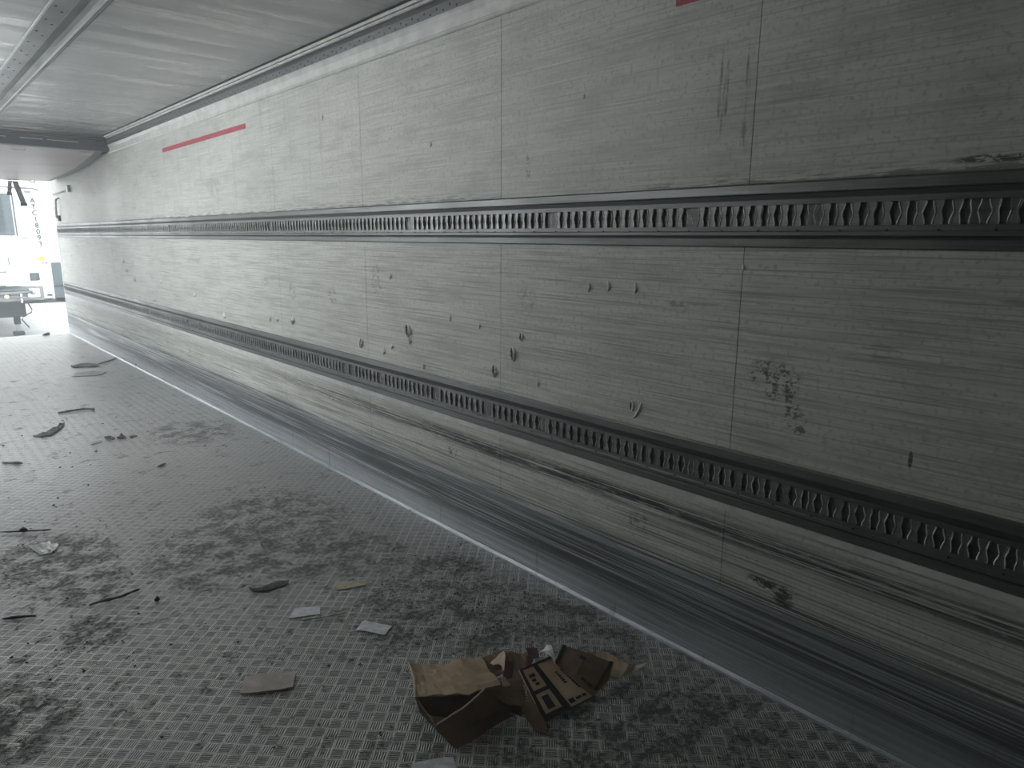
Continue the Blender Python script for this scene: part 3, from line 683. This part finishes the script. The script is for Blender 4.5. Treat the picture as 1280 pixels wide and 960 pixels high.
stick([(122, 455, .01), (136, 451, .012), (147, 447, .014)], .010, M_blk, 'thin stick leaning towards the kick plate near the far end')
stick([(196, 584, .008), (207, 579, .010)], .008, M_blk, 'tiny dark stick in the middle of the floor')
stick([(0, 665, .008), (30, 664, .01), (64, 662, .008)], .006, M_blk, 'thin dark strand above the pale film scrap')
tag(MB().tube([P(25, 663, .012), P(29, 662, .015), P(34, 663, .012)], [.008, .015, .006], 8).build('dirt_lump', M_blk, smooth=True), 'small dark lump on the thin strand at left', 'lump')
tag(MB().tube([P(194, 751, .005), P(197, 748, .014), P(199, 750, .006)], [.006, .014, .006], 8).build('pebble', M_blk, smooth=True), 'small round black pebble alone on the floor left of the flat cardboard', 'pebble')
tag(MB().tube([P(53, 419, .012), P(57, 418, .022), P(62, 417, .03)], [.008, .022, .022], 8).build('dark_rubble', M_blk, smooth=True), 'dark lump on the very edge of the floor by the open end', 'lump')
tag(MB().tube([P(172, 456, .03), P(173, 454, .05)], [.03, .015], 8).build('wall_foot_lump', M_blk, smooth=True), 'small dark lump at the foot of the kick plate, far along', 'lump')
# crumbs of dirt, far too many to count
mb = MB(); random.seed(3)
cl = [(600, 775, .30, 90), (640, 800, .25, 60), (500, 770, .3, 60), (385, 690, .35, 60), (800, 900, .25, 70), (100, 800, .3, 30), (70, 700, .5, 50), (560, 720, .35, 60), (340, 650, .8, 60), (150, 560, 1.3, 60), (450, 850, .5, 50), (850, 890, .25, 50)]
for px, py, rr, n in cl:
    c = P(px, py)
    for _ in range(n):
        p = c + Vector((random.gauss(0, rr * .5), random.gauss(0, rr * .6), 0))
        if p.x > XW - .07 or (1.15 < p.x < 1.95 and 1.05 < p.y < 1.85) or (1.0 < p.x < 1.4 and 2.05 < p.y < 2.6) or (.65 < p.x < .95 and 2.0 < p.y < 2.3): continue
        s = random.uniform(.0015, .005) * (1.6 if c.y > 4 else 1)
        vs = [p + Vector((random.uniform(.6, 1.4) * s * a, random.uniform(.6, 1.4) * s * b, s * h)) for a, b, h in ((-1, -1, .1), (1, -1, .1), (1, 1, .1), (-1, 1, .1), (-.4, -.3, .9), (.5, 0, 1.0), (0, .5, .8))]
        mb.add(vs, [(0, 1, 5, 4), (1, 2, 5), (2, 6, 5), (2, 3, 6), (3, 0, 4, 6), (4, 5, 6)])
tag(mb.build('dirt_crumbs', M_blk), 'scattered black crumbs of dirt over the tread plate floor', 'dirt', kind='stuff')

# ------------------------------------------------------------------ outside
GZ = -1.2
def ground_material():
    t = NT('pale_concrete_yard'); x, y, z = t.sep(t.geo)
    c = t.mix(t.ramp(t.noise((.5, 1.5, 1), 4), .35, .65), (.42, .43, .43), (.52, .53, .53))
    t.put(t.b.inputs['Base Color'], c); t.b.inputs['Roughness'].default_value = .7
    return t.m
struct(MB().box((-40, -5, GZ - .3), (60, 160, GZ)).build('ground', ground_material()), 'pale concrete yard outside')
M_wp = flat('white_trailer_paint', (.80, .81, .81), .35, var=.03)
M_wp2 = flat('white_unit_plastic', (.78, .79, .79), .4, var=.03)
M_gr = flat('grey_grille_plastic', (.10, .125, .14), .5)
M_grd = flat('dark_grille_slat', (.05, .065, .075), .6)  # darker tone for the grille slats
M_und = flat('dark_chassis_steel', (.045, .055, .06), .6)
M_mid = flat('weathered_grey_steel', (.20, .205, .21), .5)
M_txt = flat('grey_lettering', (.015, .018, .02), .6)
M_yel = flat('yellow_sticker', (.80, .72, .12), .5)
M_line = flat('white_road_paint', (.78, .79, .80), .7)

def text(body, loc, rotz, size, m, parent, name='lettering', ext=.006):
    cu = bpy.data.curves.new('txt', 'FONT'); cu.body = body; cu.size = size; cu.extrude = ext; cu.align_x = 'CENTER'; cu.align_y = 'CENTER'
    o = bpy.data.objects.new('txt', cu); col.objects.link(o)
    dg = bpy.context.evaluated_depsgraph_get(); me = bpy.data.meshes.new_from_object(o.evaluated_get(dg))
    bpy.data.objects.remove(o); me.transform(Matrix.Translation(loc) @ Matrix.Rotation(rotz, 4, 'Z') @ Matrix.Rotation(math.pi / 2, 4, 'X'))
    me.materials.clear(); me.materials.append(m)
    n = bpy.data.objects.new(name, me); col.objects.link(n)
    if parent: n.parent = parent; n.matrix_parent_inverse = Matrix.Translation(parent.location).inverted()
    return n
YT = 21.5
tr_ = thing('parked_trailer', 'white refrigerated trailer with its cooling unit facing the open rear end', 'trailer', (1.9, YT + 4, GZ))
MB().box((.62, YT, -.10), (3.20, YT + 13, 2.68)).build('body', M_wp, tr_, bevel=.03)
MB().box((.60, YT - .02, -.20), (3.21, YT + 13, -.10)).build('bottom_frame', M_und, tr_)
MB().box((3.15, YT - .03, -.10), (3.20, YT + .02, 2.66)).build('corner_post', M_wp2, tr_, bevel=.01)
MB().tube([(.65, YT - .04, 2.70), (3.02, YT - .04, 2.665), (3.14, YT - .04, 2.62)], .022, 8).build('gutter_rail', M_mid, tr_)
MB().box((2.84, YT - .03, 2.55), (2.96, YT + .01, 2.60)).build('marker_lamp', M_mid, tr_)
MB().box((3.04, YT - .04, -.02), (3.14, YT - .02, .02)).build('marker_lamp', M_und, tr_)
# cooling unit
u = MB().box((.80, YT - .45, .27), (2.52, YT - .001, 2.52)).build('cooling_unit', M_wp2, tr_, bevel=.06)
MB().box((.85, YT - .475, 1.50), (2.48, YT - .44, 2.50)).build('grille_frame', M_gr, u, bevel=.03)
mb = MB()
for k in range(16): mb.box((1.0, YT - .49, 1.60 + k * .05), (2.30, YT - .47, 1.622 + k * .05))
mb.build('grille_slats', M_grd, u)
MB().box((2.515, YT - .44, 1.48), (2.535, YT - .02, 2.50)).build('side_trim', M_gr, u)
MB().box((2.02, YT - .470, .62), (2.20, YT - .448, .64)).build('door_latch', M_und, u)
MB().box((2.26, YT - .470, .80), (2.285, YT - .448, .98)).build('pull_handle', M_mid, u)
MB().box((2.03, YT - .47, .26), (2.14, YT - .45, .30)).build('catch', M_und, u)
# recess below with pipes
MB().box((.80, YT - .30, -.10), (2.93, YT - .001, .24)).build('recess_housing', M_mid, tr_)
for i, (a, b, rr) in enumerate((((1.2, .18), (2.62, .17), .028), ((1.2, .08), (2.66, .12), .035), ((2.2, .02), (2.90, -.07), .022))):
    MB().tube([(a[0], YT - .36, a[1]), ((a[0] + b[0]) / 2, YT - .37, (a[1] + b[1]) / 2), (b[0], YT - .36, b[1])], rr, 8).build('pipe', M_mid if i else M_gr, tr_, smooth=True)
MB().box((2.58, YT - .36, -.02), (2.84, YT - .30, .20)).build('junction_box', M_wp2, tr_, bevel=.02)
MB().tube([(2.66, YT - .40, .10), (2.72, YT - .37, .10)], .05, 12).build('air_coupling', M_fit, tr_)
MB().tube([(2.14, YT - .40, .02), (2.14, YT - .34, .02)], .05, 12).build('orange_coupling', flat('orange_plastic', (.72, .55, .40), .5), tr_)
MB().box((2.42, YT - .37, -.14), (2.46, YT - .34, .10)).build('bracket', M_wp2, tr_)
MB().box((2.72, YT - .02, .38), (2.92, YT - .005, .57)).build('inspection_window', M_und, tr_)
MB().box((2.745, YT - .026, .40), (2.86, YT - .018, .53)).build('window_glass', M_gr, tr_)
MB().box((2.93, YT - .02, .88), (3.09, YT - .004, .98)).build('yellow_sticker', M_yel, tr_)
MB().box((3.0, YT - .02, .80), (3.05, YT - .004, .83)).build('red_mark', M_red, tr_)
MB().box((3.07, YT - .035, .80), (3.13, YT - .031, .83)).build('red_mark', M_red, tr_)
for i, ch in enumerate('ATC18093'):
    text(ch, (2.985 + .007 * i, YT - .012, 2.36 - i * .152), 0, .175, M_txt, tr_)
mb = MB()
for a, b in ((2.72, 2.755), (2.765, 2.80), (2.81, 2.85), (2.885, 2.905), (2.945, 2.965), (2.975, 3.01)): mb.box((a - .06, YT - .012, 1.425), (b - .06, YT - .001, 1.45))
mb.box((2.87, YT - .012, 1.50), (2.90, YT - .001, 1.512)); mb.box((2.885, YT - .012, 1.385), (2.905, YT - .001, 1.40))
mb.build('print_pattern', M_mid, tr_)
text('C', (2.10, YT - .452, .99), 0, .13, M_txt, u)
# chassis and landing gear
MB().box((1.0, YT + 1.0, -.62), (2.66, YT + 6, -.20)).build('chassis', M_und, tr_, bevel=.02)
YL = 23.4
for lx in (2.53, 1.25):
    lg_ = MB().box((lx - .075, YL - .075, -.90), (lx + .075, YL + .075, -.20)).build('landing_leg', M_und, tr_, bevel=.01)
    MB().box((lx - .055, YL - .055, -1.10), (lx + .055, YL + .055, -.88)).build('inner_leg', M_fit, lg_, bevel=.008)
    MB().box((lx - .13, YL - .12, -1.2), (lx + .13, YL + .12, -1.10)).build('foot', M_und, lg_, bevel=.02)
MB().box((2.60, YL - .2, -.62), (2.72, YL + .3, -.20)).build('gearbox', M_und, tr_, bevel=.02)
MB().tube([(1.25, YL - .08, -.68), (2.53, YL - .08, -.66)], .03, 8).build('cross_brace', M_und, tr_)
MB().tube([(2.74, YL - .35, -.22), (2.80, YL - .36, -.34), (2.86, YL - .36, -.48), (2.84, YL - .36, -.56), (2.68, YL - .36, -.64), (2.60, YL - .36, -.74), (2.68, YL - .36, -.88), (2.74, YL - .36, -.98)], .016, 8).build('air_hose', M_und, tr_, smooth=True)
for wx in (1.9,):
    mbw = MB()
    mbw.tube([(wx - .16, YT + 4.2, GZ + .5), (wx - .15, YT + 4.2, GZ + .5), (wx + .15, YT + 4.2, GZ + .5), (wx + .16, YT + 4.2, GZ + .5)], [.44, .5, .5, .44], 28)
    mbw.build('wheel', M_und, tr_, smooth=False)
# second trailer behind, to the right
t2 = thing('distant_trailer', 'white trailer body with dark skirt standing behind the parked trailer', 'trailer', (6.2, 36, GZ))
MB().box((4.9, 34, .42), (7.4, 47, 3.0)).build('body', M_wp, t2, bevel=.03)
MB().box((4.95, 34.05, -1.02), (7.35, 47, .42)).build('skirt', M_gr, t2)
MB().box((4.94, 34.0, -.55), (7.36, 34.05, -.50)).build('skirt_rail', M_und, t2)
for wy in (36.5, 44):
    for wx in (5.15, 7.15):
        MB().tube([(wx - .15, wy, GZ + .5), (wx + .15, wy, GZ + .5)], .5, 20).build('wheel', M_und, t2)
# green picture panel
M_grn = (lambda t: (t.put(t.b.inputs['Base Color'], t.mix(t.ramp(t.noise((9, 9, 9), 4, .7), .4, .6), (.40, .45, .40), (.62, .66, .60))), t.m)[-1])(NT('faded_green_print'))
MB().box((4.955, 33.97, 2.38), (5.85, 33.995, 2.97)).build('green_picture', M_grn, t2)
# painted line and litter on the yard
a = MB(); p0 = Vector((3.0, 30.0, GZ + .004)); p1 = Vector((3.0, 14.5, GZ + .004))
a.add([(2.85, 14, GZ + .006), (3.05, 14, GZ + .006), (4.2, 28, GZ + .006), (3.95, 28, GZ + .006), (2.85, 14, GZ + .001), (3.05, 14, GZ + .001), (4.2, 28, GZ + .001), (3.95, 28, GZ + .001)], [(0, 1, 2, 3), (4, 7, 6, 5), (0, 4, 5, 1), (1, 5, 6, 2), (2, 6, 7, 3), (3, 7, 4, 0)])
tag(a.build('road_line', M_line), 'white painted line slanting across the concrete yard outside', 'road marking')

# ------------------------------------------------------------------ haze volume added inside the trailer to stand in for lens glare
HAZE = .020
hm = bpy.data.materials.new('glare_haze'); hm.use_nodes = True; nt = hm.node_tree; nt.nodes.clear()
vo = nt.nodes.new('ShaderNodeVolumeScatter'); vo.inputs['Density'].default_value = HAZE; vo.inputs['Anisotropy'].default_value = .45; vo.inputs['Color'].default_value = (.95, .97, 1, 1)
ou = nt.nodes.new('ShaderNodeOutputMaterial'); nt.links.new(vo.outputs[0], ou.inputs['Volume'])
hz = MB().box((XL + .001, YF + .001, .0005), (XW - .0003, YE + .4, ZC - .0005)).build('haze', hm)
tag(hz, 'thin pale haze added inside the trailer, standing in for lens glare', 'haze', kind='stuff')
sc.cycles.volume_bounces = 1
